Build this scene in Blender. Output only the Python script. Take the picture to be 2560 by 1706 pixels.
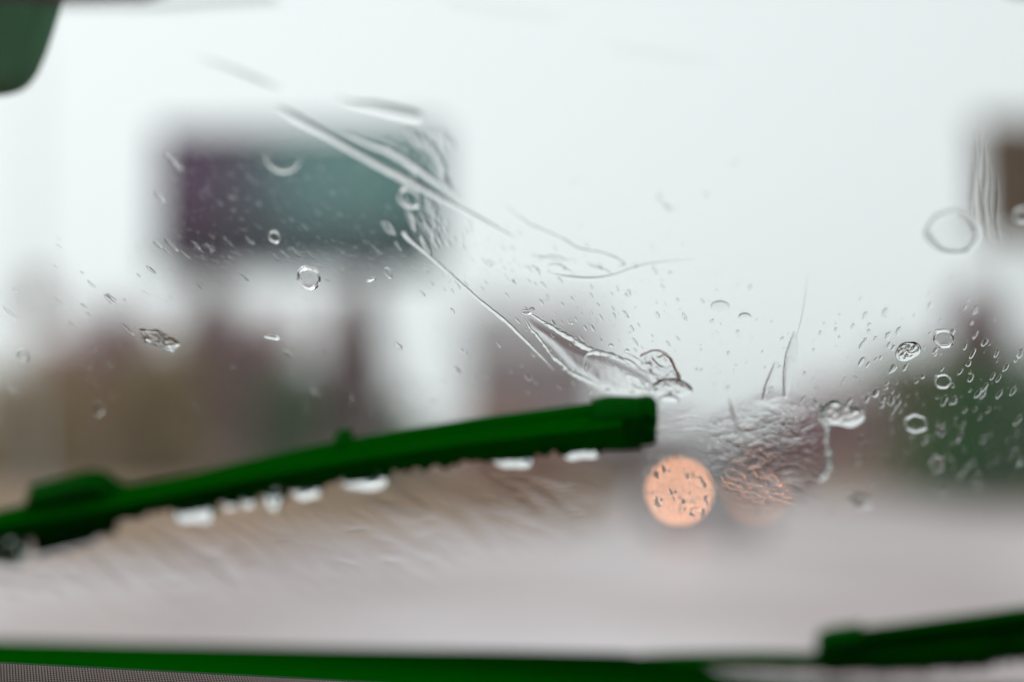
import bpy, bmesh, math, random
import numpy as np
from mathutils import Vector, Matrix

random.seed(7); RNG = np.random.default_rng(7)
for o in list(bpy.data.objects): bpy.data.objects.remove(o)
SC = bpy.context.scene
COL = SC.collection
R = math.radians

# ------------------------------------------------------------------ camera, sky, sun, exposure
CAM_Z, PITCH = 1.30, 4.9
cam = bpy.data.cameras.new('camera'); CAM = bpy.data.objects.new('camera', cam); COL.objects.link(CAM)
CAM.location = (0, 0, CAM_Z); CAM.rotation_euler = (R(90 + PITCH), 0, 0)
cam.lens = 50; cam.sensor_width = 36; cam.clip_start = 0.02; cam.clip_end = 3000
cam.dof.use_dof = True; cam.dof.focus_distance = 0.584; cam.dof.aperture_fstop = 1.75
SC.camera = CAM

SUN_EL, SUN_ROT = R(42), R(-35)
W = bpy.data.worlds.new('World'); SC.world = W; W.use_nodes = True
nt = W.node_tree; nt.nodes.clear()
N = nt.nodes.new; L = nt.links.new
out = N('ShaderNodeOutputWorld'); bg = N('ShaderNodeBackground'); L(bg.outputs[0], out.inputs[0])
sky = N('ShaderNodeTexSky'); sky.sky_type = 'NISHITA'; sky.sun_disc = False
sky.sun_elevation = SUN_EL; sky.sun_rotation = SUN_ROT; sky.dust_density = 4; sky.air_density = 1
hs = N('ShaderNodeHueSaturation'); hs.inputs['Saturation'].default_value = 0.2; L(sky.outputs[0], hs.inputs['Color'])
# closed rain cloud in front of the blue: a broad brighter glow on the sun's side
tc = N('ShaderNodeTexCoord'); dot = N('ShaderNodeVectorMath'); dot.operation = 'DOT_PRODUCT'
L(tc.outputs['Generated'], dot.inputs[0])
dot.inputs[1].default_value = Vector((-0.62, 0.62, 0.48)).normalized()
mr = N('ShaderNodeMapRange'); mr.inputs[1].default_value = -1; mr.inputs[2].default_value = 1
mr.inputs[3].default_value = 5.0; mr.inputs[4].default_value = 10.35
L(dot.outputs['Value'], mr.inputs[0])
cl = N('ShaderNodeVectorMath'); cl.operation = 'SCALE'; cl.inputs[0].default_value = (0.945, 1.0, 1.008)
L(mr.outputs[0], cl.inputs['Scale'])
mx = N('ShaderNodeMix'); mx.data_type = 'RGBA'; mx.inputs[0].default_value = 0.93
L(hs.outputs[0], mx.inputs[6]); L(cl.outputs[0], mx.inputs[7])
L(mx.outputs[2], bg.inputs[0]); bg.inputs[1].default_value = 0.10

sl = bpy.data.lights.new('sun', 'SUN'); sl.energy = 0.6; sl.angle = R(25); sl.color = (1, .97, .93)
SUN = bpy.data.objects.new('sun', sl); COL.objects.link(SUN)
sd = Vector((math.sin(SUN_ROT) * math.cos(SUN_EL), math.cos(SUN_ROT) * math.cos(SUN_EL), math.sin(SUN_EL)))
SUN.rotation_euler = sd.to_track_quat('Z', 'Y').to_euler()
SC.view_settings.view_transform = 'Standard'; SC.view_settings.look = 'None'
SC.view_settings.exposure = 0; SC.view_settings.gamma = 1; SC.view_settings.use_curve_mapping = False
SC.render.engine = 'CYCLES'
cy = SC.cycles
cy.use_denoising = True; cy.max_bounces = 12; cy.transmission_bounces = 12; cy.transparent_max_bounces = 16
cy.diffuse_bounces = 3; cy.caustics_refractive = True; cy.caustics_reflective = False
cy.use_adaptive_sampling = False

# ------------------------------------------------------------------ helpers
K = 36 / 50 / 2560
cp, sp = math.cos(R(PITCH)), math.sin(R(PITCH))
EYE = Vector((0, 0, CAM_Z))
def ray(px, py):
    x = (px - 1280) * K; y = -(py - 853) * K
    return Vector((x, cp - y * sp, sp + y * cp))
def at(px, py, Y):
    """where the line of sight through this point of the photograph reaches the distance Y ahead"""
    d = ray(px, py); return EYE + d * (Y / d.y)
def ground_at(px, py, z=0.0):
    d = ray(px, py); return EYE + d * ((z - CAM_Z) / d.z)
YAW = R(8)
GN = Vector((.5 * math.sin(YAW), .5 * math.cos(YAW), .866)).normalized()
GU = Vector((math.cos(YAW), -math.sin(YAW), 0)); GV = GU.cross(GN)
P0 = EYE + ray(1280, 853) * 0.597
def G(px, py, off=0.0):
    """the point of the (raked) windscreen's outer face, or of a face OFF metres outside it"""
    d = ray(px, py); t = (GN.dot(P0 - EYE) + off) / GN.dot(d)
    return EYE + d * t
GROT = Matrix((GU, GV, GN)).transposed()

def tag(o, label=None, cat=None, group=None, kind=None):
    if label: o['label'] = label
    if cat: o['category'] = cat
    if group: o['group'] = group
    if kind: o['kind'] = kind
    return o
def mk(name, verts, faces, mat, parent=None, smooth=True, origin=None):
    me = bpy.data.meshes.new(name)
    verts = [Vector(v) for v in verts]
    if origin is None: origin = Vector((0, 0, 0))
    me.from_pydata([tuple(v - origin) for v in verts], [], faces)
    if smooth: me.polygons.foreach_set('use_smooth', [True] * len(me.polygons))
    if mat: me.materials.append(mat)
    o = bpy.data.objects.new(name, me); COL.objects.link(o); o.location = origin
    if parent is not None:
        w = Vector(); q = parent
        while q is not None: w += Vector(q.location); q = q.parent
        o.parent = parent; o.location = origin - w
    return o
def empty(name, loc=(0, 0, 0)):
    o = bpy.data.objects.new(name, None); COL.objects.link(o); o.location = loc; o.empty_display_size = .05
    return o
class MB:
    def __init__(s): s.v = []; s.f = []
    def add(s, v, f):
        b = len(s.v); s.v += [Vector(x) for x in v]; s.f += [tuple(i + b for i in q) for q in f]; return s
    def box(s, lo, hi):
        (a, b, c), (d, e, g) = lo, hi
        v = [(a, b, c), (d, b, c), (d, e, c), (a, e, c), (a, b, g), (d, b, g), (d, e, g), (a, e, g)]
        return s.add(v, [(3, 2, 1, 0), (4, 5, 6, 7), (0, 1, 5, 4), (1, 2, 6, 5), (2, 3, 7, 6), (3, 0, 4, 7)])
    def tube(s, pts, rad, n=8):
        pts = [Vector(p) for p in pts]; rings = []
        for i, p in enumerate(pts):
            d = (pts[min(i + 1, len(pts) - 1)] - pts[max(i - 1, 0)]).normalized()
            a = d.cross(Vector((0, 0, 1)) if abs(d.z) < .9 else Vector((1, 0, 0))).normalized(); b = d.cross(a)
            r = rad[i] if hasattr(rad, '__len__') else rad
            rings.append([p + (a * math.cos(2 * math.pi * k / n) + b * math.sin(2 * math.pi * k / n)) * r for k in range(n)])
        v = [q for rg in rings for q in rg]; f = []
        for i in range(len(pts) - 1):
            for k in range(n):
                f.append((i * n + k, i * n + (k + 1) % n, (i + 1) * n + (k + 1) % n, (i + 1) * n + k))
        f.append(tuple(range(n - 1, -1, -1))); f.append(tuple((len(pts) - 1) * n + k for k in range(n)))
        return s.add(v, f)
    def build(s, name, mat, parent=None, smooth=False, origin=None):
        if parent is not None and origin is None: origin = Vector(parent.location)
        return mk(name, s.v, s.f, mat, parent, smooth, origin)
def bevel(o, w, seg=2):
    m = o.modifiers.new('bevel', 'BEVEL'); m.width = w; m.segments = seg; m.limit_method = 'ANGLE'; return o

def mat(name, base, rough=.7, spec=.3, noise=0, scale=5., base2=None, metal=0, bump=0, coat=0, ior=1.45):
    m = bpy.data.materials.new(name); m.use_nodes = True
    t = m.node_tree; p = t.nodes['Principled BSDF']
    p.inputs['Base Color'].default_value = (*base, 1); p.inputs['Roughness'].default_value = rough
    p.inputs['Specular IOR Level'].default_value = spec; p.inputs['Metallic'].default_value = metal
    p.inputs['IOR'].default_value = ior; p.inputs['Coat Weight'].default_value = coat
    if base2 is not None or bump:
        c = t.nodes.new('ShaderNodeTexCoord'); n = t.nodes.new('ShaderNodeTexNoise')
        n.inputs['Scale'].default_value = scale; n.inputs['Detail'].default_value = 6
        t.links.new(c.outputs['Object'], n.inputs['Vector'])
        if base2 is not None:
            r = t.nodes.new('ShaderNodeValToRGB'); r.color_ramp.elements[0].color = (*base, 1); r.color_ramp.elements[1].color = (*base2, 1)
            r.color_ramp.elements[0].position = .38; r.color_ramp.elements[1].position = .62
            t.links.new(n.outputs['Fac'], r.inputs[0]); t.links.new(r.outputs[0], p.inputs['Base Color'])
        if bump:
            b = t.nodes.new('ShaderNodeBump'); b.inputs['Strength'].default_value = bump
            t.links.new(n.outputs['Fac'], b.inputs['Height']); t.links.new(b.outputs[0], p.inputs['Normal'])
    return m
def glow(name, col, s):
    m = bpy.data.materials.new(name); m.use_nodes = True; t = m.node_tree
    p = t.nodes['Principled BSDF']; p.inputs['Base Color'].default_value = (*col, 1)
    p.inputs['Emission Color'].default_value = (*col, 1); p.inputs['Emission Strength'].default_value = s
    return m
M_WATER = bpy.data.materials.new('rain_water'); M_WATER.use_nodes = True
t = M_WATER.node_tree; t.nodes.clear(); o_ = t.nodes.new('ShaderNodeOutputMaterial'); g_ = t.nodes.new('ShaderNodeBsdfGlass')
g_.inputs['IOR'].default_value = 1.333; g_.inputs['Roughness'].default_value = 0.0; t.links.new(g_.outputs[0], o_.inputs[0])
M_FILM = bpy.data.materials.new('thin_water_film'); M_FILM.use_nodes = True
t = M_FILM.node_tree; t.nodes.clear(); o_ = t.nodes.new('ShaderNodeOutputMaterial'); g_ = t.nodes.new('ShaderNodeBsdfRefraction')
g_.inputs['IOR'].default_value = 1.333; g_.inputs['Roughness'].default_value = 0.0; t.links.new(g_.outputs[0], o_.inputs[0])
M_PANE = bpy.data.materials.new('clear_windscreen_glass'); M_PANE.use_nodes = True
t = M_PANE.node_tree; t.nodes.clear(); o_ = t.nodes.new('ShaderNodeOutputMaterial'); g_ = t.nodes.new('ShaderNodeBsdfTransparent')
g_.inputs[0].default_value = (0.985, 0.995, 0.992, 1); t.links.new(g_.outputs[0], o_.inputs[0])

M_RUBBER = mat('green_black_rubber', (0.0004, 0.068, 0.0004), .9, .0)
M_PLASTIC = mat('green_black_plastic', (0.0006, 0.064, 0.002), .7, .01)
M_FRIT = mat('black_frit_enamel', (0.0004, 0.185, 0.0004), .9, .0)
M_STEEL = mat('dull_dark_steel', (0.004, 0.085, 0.02), .6, .08)
M_MIRROR = mat('dark_mirror_plastic', (0.065, 0.19, 0.10), .75, .1, base2=(0.10, 0.165, 0.10), scale=9)
M_DASH = mat('charcoal_dashboard', (0.012, 0.05, 0.018), .8, .1)
M_DASHDOT = mat('grey_grille_cloth', (0.36, 0.26, 0.26), .7, .2)
M_BONNET = mat('rose_grey_paint', (0.27, 0.155, 0.17), .35, .5, coat=.3)
M_ROAD = mat('wet_pale_concrete', (0.37, 0.275, 0.265), .42, .5, base2=(0.72, 0.655, 0.68), scale=.16, bump=.03, ior=1.4)
M_SOIL = mat('brown_winter_verge', (0.43, 0.285, 0.205), .95, .1, base2=(0.30, 0.21, 0.13), scale=.5)
M_KERB = mat('concrete_kerb', (0.30, 0.27, 0.26), .8, .3, base2=(.24, .21, .2), scale=3)
M_BARK = mat('dark_bark', (0.075, 0.055, 0.05), .9, .1)

# ------------------------------------------------------------------ ground, road, kerbs
def XL(y): return 2.46 + .12 * (y - 36) if y > 36 else (-6.28 + .47 * (y - 17.4) if y > 12 else -8.82 + .1 * (y - 12))
def XR(y): return 12.8 + .13 * (y - 35.5)
ground = tag(mk('ground', [(-380, -30, -.12), (380, -30, -.12), (380, 600, -.12), (-380, 600, -.12)], [(0, 1, 2, 3)], M_SOIL), kind='structure')
ys = [-6, 0, 6, 12, 17, 22, 27, 32, 36, 42, 50, 62, 76, 92, 110]
def strip(name, xa, xb, za, zb, m):
    v = []; f = []
    for y in ys: v += [(xa(y), y, za), (xb(y), y, zb)]
    for i in range(len(ys) - 1): f.append((2 * i, 2 * i + 1, 2 * i + 3, 2 * i + 2))
    return tag(mk(name, v, f, m), kind='structure')
strip('road', XL, XR, 0, 0, M_ROAD)
strip('verge', lambda y: XL(y) - 22, lambda y: XL(y) - .25, .5, .1, M_SOIL)
strip('verge', lambda y: XR(y) + .25, lambda y: XR(y) + 26, .1, .4, M_SOIL)
for sgn, X_ in ((-1, XL), (1, XR)):
    b = MB()
    for i in range(len(ys) - 1):
        a, c = ys[i], ys[i + 1]; x0, x1 = (-.25, 0) if sgn < 0 else (0, .25)
        v = [(X_(y) + x, y, z) for y in (a, c) for x, z in ((x0, -.1), (x0, .12), (x1, .12), (x1, -.1))]
        b.add(v, [(0, 1, 5, 4), (1, 2, 6, 5), (2, 3, 7, 6)])
    tag(b.build('kerb', M_KERB), kind='structure')
# a bank of dead bracken and soil behind the near verge
def bank(px0, px1, Y, top, depth, m, seed, name):
    rr = random.Random(seed); v = []; f = []; n = 40
    x0 = at(px0, 1160, Y).x; x1 = at(px1, 1160, Y).x
    for i in range(n + 1):
        x = x0 + (x1 - x0) * i / n; h = top * (.8 + .35 * math.sin(i * .8 + seed) * .5 + rr.uniform(-.08, .08)) * min(1, i / 4, (n - i) / 4 + .05)
        for k, (dy, s) in enumerate(((-3, 0), (-1.6, .55), (-.4, .95), (.6, 1), (depth, .8), (depth + 4, 0))):
            v.append((x, Y + dy + rr.uniform(-.2, .2), -.05 + h * s))
    for i in range(n):
        for k in range(5): f.append((i * 6 + k, (i + 1) * 6 + k, (i + 1) * 6 + k + 1, i * 6 + k + 1))
    return tag(mk(name, v, f, m), kind='structure')
M_BANK = mat('bracken_bank', (0.36, 0.245, 0.19), .95, .1, base2=(0.22, 0.175, 0.11), scale=.6)
bank(-500, 1560, 52, 2.2, 3, M_BANK, 3, 'bank')
bank(1180, 2250, 95, 4.2, 5, mat('far_bracken_bank', (0.15, 0.088, 0.085), .95, .1, base2=(0.20, .125, .12), scale=.3), 5, 'bank')
bank(2000, 3000, 60, 1.6, 4, M_BANK, 9, 'bank')

# ------------------------------------------------------------------ trees and shrubs
def leaf_quads(centres, sizes, rng, flat=0.0):
    n = len(centres); a = rng.normal(size=(n, 3)); a[:, 2] *= (1 - flat); a /= np.linalg.norm(a, axis=1)[:, None]
    b = np.cross(a, rng.normal(size=(n, 3))); b /= np.linalg.norm(b, axis=1)[:, None]
    s = np.asarray(sizes)[:, None]
    q = np.stack([centres - a * s - b * s * .5, centres + a * s * .2 - b * s * .6, centres + a * s + b * s * .1, centres - a * s * .1 + b * s * .6], 1)
    return q.reshape(-1, 3)
def quads_obj(name, q, m, parent):
    me = bpy.data.meshes.new(name); n = len(q) // 4
    me.from_pydata((q - np.array(parent.location)).tolist(), [], np.arange(n * 4).reshape(n, 4).tolist()); me.materials.append(m)
    o = bpy.data.objects.new(name, me); COL.objects.link(o); o.parent = parent; return o
def leafmat(name, c, v=.35):
    m = mat(name, c, .8, .15); t = m.node_tree; p = t.nodes['Principled BSDF']
    g = t.nodes.new('ShaderNodeNewGeometry'); r = t.nodes.new('ShaderNodeValToRGB')
    r.color_ramp.elements[0].color = (*[x * (1 - v) for x in c], 1); r.color_ramp.elements[1].color = (*[x * (1 + v) for x in c], 1)
    t.links.new(g.outputs['Random Per Island'], r.inputs[0]); t.links.new(r.outputs[0], p.inputs['Base Color']); return m
def broad(px, ptop, halfw, Y, m, label, name='tree', seed=0, base_z=0., n=2600, cat='tree', group=None, squash=.0, low=.22):
    rng = np.random.default_rng(seed + 11)
    b = at(px, 1160, Y); b.z = base_z; top = at(px, ptop, Y).z; h = top - base_z; w = halfw * K * Y
    root = empty(name, b); tag(root, label, cat, group)
    mb = MB(); mb.tube([b, b + Vector((.05 * w, 0, h * .3)), b + Vector((-.04 * w, .1, h * .62)), b + Vector((.02 * w, 0, h * .86))], [.03 * h + .03, .022 * h + .02, .012 * h + .01, .01], 7)
    for k in range(7):
        z = h * rng.uniform(.25, .7); an = rng.uniform(0, 6.28); r = w * rng.uniform(.5, .85)
        s = b + Vector((0, 0, z)); e = s + Vector((math.cos(an) * r, math.sin(an) * r * .7, h * rng.uniform(.08, .25)))
        mb.tube([s, (s + e) / 2 + Vector((0, 0, .03 * h)), e], [.011 * h, .007 * h, .003 * h], 5)
    mb.build('trunk', M_BARK, root)
    nc = 46; n = int(n * 2.0); c = []
    for k in range(nc):
        z = rng.uniform(low, .95); rad = w * math.sqrt(max(.05, 1 - ((z - .5) / .55) ** 2)) * rng.uniform(.25, .85); an = rng.uniform(0, 6.28)
        c.append((b.x + math.cos(an) * rad, b.y + math.sin(an) * rad * .8, base_z + z * h))
    c = np.array(c); idx = rng.integers(0, nc, n); sz = w * .26
    pts = c[idx] + rng.normal(size=(n, 3)) * np.array([sz, sz, sz * .75]); pts[:, 2] = np.maximum(pts[:, 2], base_z + low * .5 * h)
    quads_obj('crown', leaf_quads(pts, rng.uniform(.5, 1.1, n) * max(.06, w * .085), rng), m, root)
    return root
def conifer(px, ptop, halfw, Y, m, label, name='conifer_tree', seed=0, base_z=0., n=3000, cat='tree', group=None):
    rng = np.random.default_rng(seed + 71)
    b = at(px, 1160, Y); b.z = base_z; top = at(px, ptop, Y).z; h = top - base_z; w = halfw * K * Y
    root = empty(name, b); tag(root, label, cat, group)
    MB().tube([b, b + Vector((0, 0, h * .5)), b + Vector((.02, 0, h * .97))], [.02 * h + .02, .012 * h, .01], 7).build('trunk', M_BARK, root)
    nb = 190; n = int(n * 1.6); z = rng.uniform(.04, 1, nb) ** 1.1; an = rng.uniform(0, 6.28, nb); ln = w * (1 - z) ** .65 * rng.uniform(.6, 1.12, nb) + .02 * w
    i = rng.integers(0, nb, n); s = rng.uniform(.1, 1, n) ** .6; rr = ln[i] * s
    pts = np.stack([b.x + np.cos(an[i]) * rr, b.y + np.sin(an[i]) * rr, base_z + z[i] * h - s * s * h * .06 + .0 * rr], 1) + rng.normal(size=(n, 3)) * w * .05
    pts[:, 2] = np.maximum(pts[:, 2], base_z + .03 * h)
    quads_obj('crown', leaf_quads(pts, rng.uniform(.5, 1.1, n) * max(.06, w * .12), rng, .5), m, root)
    return root
L_MAUVE = leafmat('bare_mauve_twigs', (0.45, 0.235, 0.26)); L_OLIVE = leafmat('olive_leaves', (0.44, 0.33, 0.165))
L_GREEN = leafmat('dark_green_leaves', (0.12, 0.20, 0.085)); L_DEEP = leafmat('deep_fir_needles', (0.045, 0.18, 0.035))
L_BROWN = leafmat('dead_brown_leaves', (0.60, 0.36, 0.29)); L_PALE = leafmat('pale_grey_twigs', (0.30, 0.27, 0.275))
L_FIR = leafmat('brownish_fir_needles', (0.37, 0.19, 0.205))
L_SHRUB = leafmat('dark_mauve_shrub', (0.22, 0.13, 0.128)); LF = 'trees beyond the verge beside the billboard'
conifer(512, 672, 140, 58, L_FIR, 'tall pointed fir rising below the lower edge of the billboard', seed=1, group=LF)
broad(285, 775, 130, 62, L_MAUVE, 'mauve tree with a rounded top beside the pointed fir', seed=2, group=LF)
broad(150, 865, 115, 60, L_BROWN, 'low brown tree nearest the small roadside sign', seed=3, group=LF)
broad(390, 885, 140, 50, L_OLIVE, 'broad olive bush in front of the pointed fir', 'bush', seed=4, cat='bush', low=.05, group='bushes along the verge')
broad(725, 905, 100, 50, L_GREEN, 'dark green bush standing under the middle of the billboard', 'bush', seed=5, cat='bush', low=.05, group='bushes along the verge')
broad(650, 795, 125, 66, L_MAUVE, 'thin mauve tree behind the dark green bush', seed=15, group=LF)
conifer(840, 740, 110, 64, L_MAUVE, 'slim brownish conifer behind the dark green bush', seed=6, group=LF)
conifer(912, 680, 105, 60, leafmat('mauve_cypress_foliage', (0.28, 0.155, 0.17)), 'tall narrow dark cypress between the billboard and the grey house', 'cypress_tree', seed=7, group=LF)  # dark mauve foliage colour, varied leaf by leaf
broad(1000, 985, 60, 50, L_GREEN, 'small dark green bush at the foot of the tall cypress', 'bush', seed=8, cat='bush', low=.05, group='bushes along the verge')
broad(60, 920, 160, 48, L_OLIVE, 'wide olive bush at the far end of the verge past the low brown tree', 'bush', seed=9, cat='bush', low=.05, group='bushes along the verge')
broad(1280, 1040, 130, 50, L_BROWN, 'low brown bush in front of the grey house', 'bush', seed=10, cat='bush', low=.05, group='bushes along the verge')
RG = 'trees across the road beneath the brown sign'
conifer(2445, 730, 215, 62, L_FIR, 'tallest fir of the clump beneath the brown sign', seed=21, n=4200, group=RG)
broad(2290, 895, 120, 56, leafmat('dull_green_leaves', (0.23, 0.21, 0.105)), 'dull green rounded tree at the roadward side of the tallest fir', seed=22, group=RG, low=.1)
broad(2470, 930, 150, 46, L_DEEP, 'deep green evergreen in front of the tallest fir', seed=23, group=RG, low=.06, n=3800)
broad(2590, 850, 130, 58, L_GREEN, 'dark green tree beyond the deep green evergreen at the edge of view', seed=24, group=RG, low=.1)
broad(2110, 985, 115, 80, L_MAUVE, 'hazy mauve tree between the oncoming car and the fir clump', seed=25, group=RG)
for i, (px, top, hw) in enumerate(((1470, 1090, 90), (1600, 1080, 80), (1960, 1065, 95))):
    broad(px, top, hw, 88, L_SHRUB, ('mauve shrub beyond the wiper tip', 'mauve shrub directly behind the lit headlamp', 'mauve shrub behind the oncoming car on the fir side')[i], 'shrub', seed=30 + i, cat='shrub', group='shrubs at the end of the road', low=.05, n=1500)

# ------------------------------------------------------------------ billboard
def billboard():
    Y = 44; a = at(402, 328, Y); b = at(1096, 662, Y); x0, x1, z0, z1 = a.x, b.x, b.z, a.z
    root = empty('billboard', ((x0 + x1) / 2, Y, 0)); G_STEEL = mat('galvanised_post_steel', (.13, .125, .13), .5, .3); tag(root, 'large raised billboard with a purple and teal poster and a dark lower edge', 'billboard')
    W_ = x1 - x0; cols = 6
    ram = [(0.0, (.12, .05, .125)), (.14, (.12, .052, .128)), (.32, (.11, .13, .17)), (.52, (.18, .38, .385)), (.76, (.18, .39, .38)), (1, (.05, .25, .22))]
    m = bpy.data.materials.new('printed_poster'); m.use_nodes = True; t = m.node_tree; p = t.nodes['Principled BSDF']; p.inputs['Roughness'].default_value = .7
    c = t.nodes.new('ShaderNodeNewGeometry'); s = t.nodes.new('ShaderNodeSeparateXYZ'); t.links.new(c.outputs['Position'], s.inputs[0])
    mr = t.nodes.new('ShaderNodeMapRange'); mr.inputs[1].default_value = x0; mr.inputs[2].default_value = x1; t.links.new(s.outputs[0], mr.inputs[0])
    r = t.nodes.new('ShaderNodeValToRGB')
    while len(r.color_ramp.elements) < len(ram): r.color_ramp.elements.new(.5)
    for e, (q, k) in zip(r.color_ramp.elements, ram): e.position = q; e.color = (*k, 1)
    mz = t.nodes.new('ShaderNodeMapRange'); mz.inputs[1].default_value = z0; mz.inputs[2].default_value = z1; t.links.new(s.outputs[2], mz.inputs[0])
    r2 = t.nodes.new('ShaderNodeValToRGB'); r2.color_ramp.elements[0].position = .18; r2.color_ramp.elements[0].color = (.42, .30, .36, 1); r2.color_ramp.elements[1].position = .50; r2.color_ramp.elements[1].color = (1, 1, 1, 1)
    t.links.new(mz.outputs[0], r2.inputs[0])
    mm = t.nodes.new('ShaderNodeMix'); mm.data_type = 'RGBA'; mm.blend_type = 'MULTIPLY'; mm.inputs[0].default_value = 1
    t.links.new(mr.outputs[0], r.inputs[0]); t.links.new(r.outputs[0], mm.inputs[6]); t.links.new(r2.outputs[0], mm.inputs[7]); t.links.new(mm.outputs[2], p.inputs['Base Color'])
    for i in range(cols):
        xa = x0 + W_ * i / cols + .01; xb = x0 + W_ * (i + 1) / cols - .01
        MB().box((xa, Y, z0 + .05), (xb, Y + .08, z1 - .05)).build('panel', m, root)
    fm = mat('billboard_frame', (.035, .045, .045), .6, .3)
    fr = MB(); fr.box((x0 - .12, Y - .04, z0 - .12), (x1 + .12, Y + .12, z0 + .05)).box((x0 - .12, Y - .04, z1 - .05), (x1 + .12, Y + .12, z1 + .08))
    fr.box((x0 - .12, Y - .035, z0 + .05), (x0, Y + .12, z1 - .05)).box((x1, Y - .035, z0 + .05), (x1 + .12, Y + .12, z1 - .05)); fr.build('frame', fm, root)
    MB().box((x0 - .1, Y - .9, z0 - .34), (x1 + .1, Y - .03, z0 - .26)).build('walkway', fm, root)
    for px in (560, 935):
        x = at(px, 800, Y).x
        MB().tube([(x, Y + .32, -.1), (x, Y + .32, z1 - .3)], .09, 10).build('post', G_STEEL, root)
    for k in range(5):
        x = x0 + W_ * (k + .5) / 5
        MB().tube([(x, Y - .02, z0 - .2), (x, Y - .8, z0 - .2), (x, Y - .95, z0 - .05)], .025, 6).build('lamp_bracket', G_STEEL, root)
billboard()

# brown sign across the road, cut by the edge of the view
def brown_sign():
    Y = 34; a = at(2438, 296, Y); b = at(2760, 602, Y)
    G_STEEL = bpy.data.materials['galvanised_post_steel']; root = empty('road_sign', ((a.x + b.x) / 2, Y, 0)); tag(root, 'big brown roadside sign high above the fir clump', 'sign')
    pm = mat('brown_sign_paint', (.14, .07, .05), .6, .2, base2=(.115, .08, .035), scale=.7)
    n = 3
    for i in range(n):
        z0 = b.z + (a.z - b.z) * i / n; z1 = b.z + (a.z - b.z) * (i + 1) / n
        MB().box((a.x, Y, z0 + .01), (b.x, Y + .06, z1 - .01)).build('panel', pm, root)
    for f in (.25, .75):
        x = a.x + (b.x - a.x) * f; MB().tube([(x, Y + .16, -.1), (x, Y + .16, a.z - .1)], .07, 10).build('post', G_STEEL, root)
    for f in (.2, .8):
        z = b.z + (a.z - b.z) * f; MB().box((a.x + .1, Y + .061, z - .04), (b.x - .1, Y + .12, z + .04)).build('rail', G_STEEL, root)
brown_sign()
# pale lamp post with a small brown sign
def lamp_post():
    Y = 40; b = at(82, 1160, Y); b.z = 0; top = at(82, 120, Y)
    root = empty('lamp_post', b); pm = mat('pale_galvanised_steel', (.72, .74, .76), .5, .4)
    tag(root, 'pale grey lamp post at the end of the verge, beyond the small brown sign', 'lamp post')
    MB().tube([b, b + Vector((0, 0, 1.1))], .13, 10).build('base', pm, root)
    MB().tube([b + Vector((0, 0, 1.1)), (top + b) / 2, top], [.085, .075, .055], 10).build('pole', pm, root)
    MB().tube([top, top + Vector((-.2, -.2, .35)), top + Vector((-1.3, -.6, .5))], .045, 8).build('arm', pm, root)
    bevel(MB().box(top + Vector((-2.0, -.78, .42)), top + Vector((-1.25, -.48, .56))).build('lantern', pm, root), .03)
    s = at(92, 745, Y - 1.2); g = Vector((s.x, s.y, 0))
    r2 = empty('sign_post', g); tag(r2, 'small brown sign on a thin post in front of the lamp post', 'sign')
    bevel(MB().box(s + Vector((-.42, -.02, -.62)), s + Vector((.42, .02, .62))).build('plate', mat('small_sign_brown', (.20, .13, .095), .6, .2), r2), .01)
    MB().tube([g, g + Vector((0, .06, s.z + .5))], .035, 8).build('post', pm, r2)
lamp_post()

# ------------------------------------------------------------------ grey house
def house():
    Y = 70; a = at(1168, 850, Y); b = at(1500, 850, Y); x0, x1 = a.x, b.x; ze = at(1200, 872, Y).z; zr = at(1200, 748, Y).z; D = 8
    root = empty('house', ((x0 + x1) / 2, Y, 0)); tag(root, 'grey mauve house with a pitched roof behind the wiper tip', 'house')
    wm = mat('grey_mauve_render', (.50, .42, .44), .8, .2, base2=(.45, .37, .39), scale=.8); rm = mat('dark_slate', (.46, .42, .43), .6, .3)
    g = mat('dark_window_glass', (.05, .05, .055), .15, .5); fm = mat('white_window_frame', (.55, .53, .52), .5, .3)
    wl = MB(); wl.box((x0, Y, -.1), (x1, Y + D, ze)); wl.add([(x0, Y, ze), (x0, Y + D, ze), (x0, Y + D / 2, zr - .2), (x1, Y, ze), (x1, Y + D, ze), (x1, Y + D / 2, zr - .2)], [(0, 1, 2), (5, 4, 3)])
    wl.build('wall', wm, root)
    rf = MB(); o = .4; t_ = .15
    for s, yb in ((0, Y - o), (1, Y + D + o)):
        v = [(x0 - o, yb, ze - .18), (x1 + o, yb, ze - .18), (x1 + o, Y + D / 2, zr), (x0 - o, Y + D / 2, zr)]
        v += [(x, y, z + t_) for x, y, z in v]; rf.add(v, [(0, 1, 2, 3), (7, 6, 5, 4), (0, 4, 5, 1), (1, 5, 6, 2), (3, 7, 4, 0)])
    roof = rf.build('roof', rm, root)
    MB().box((x0 + 1.2, Y + D / 2 - .3, zr - .3), (x0 + 1.9, Y + D / 2 + .3, zr + .7)).build('chimney', wm, roof, origin=Vector(root.location))
    for k in range(4):
        for zz in (.9, 3.6):
            if zz + 1.2 > ze: continue
            x = x0 + (x1 - x0) * (k + .5) / 4
            if k == 1 and zz < 1: 
                MB().box((x - .5, Y - .04, 0), (x + .5, Y + .02, 2.05)).build('door', g, root); continue
            w = MB().box((x - .55, Y - .05, zz), (x + .55, Y + .01, zz + 1.3)).build('window', fm, root)
            MB().box((x - .47, Y - .054, zz + .08), (x - .03, Y - .02, zz + 1.22)).box((x + .03, Y - .054, zz + .08), (x + .47, Y - .02, zz + 1.22)).build('pane', g, w, origin=Vector(root.location))
house()

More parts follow.
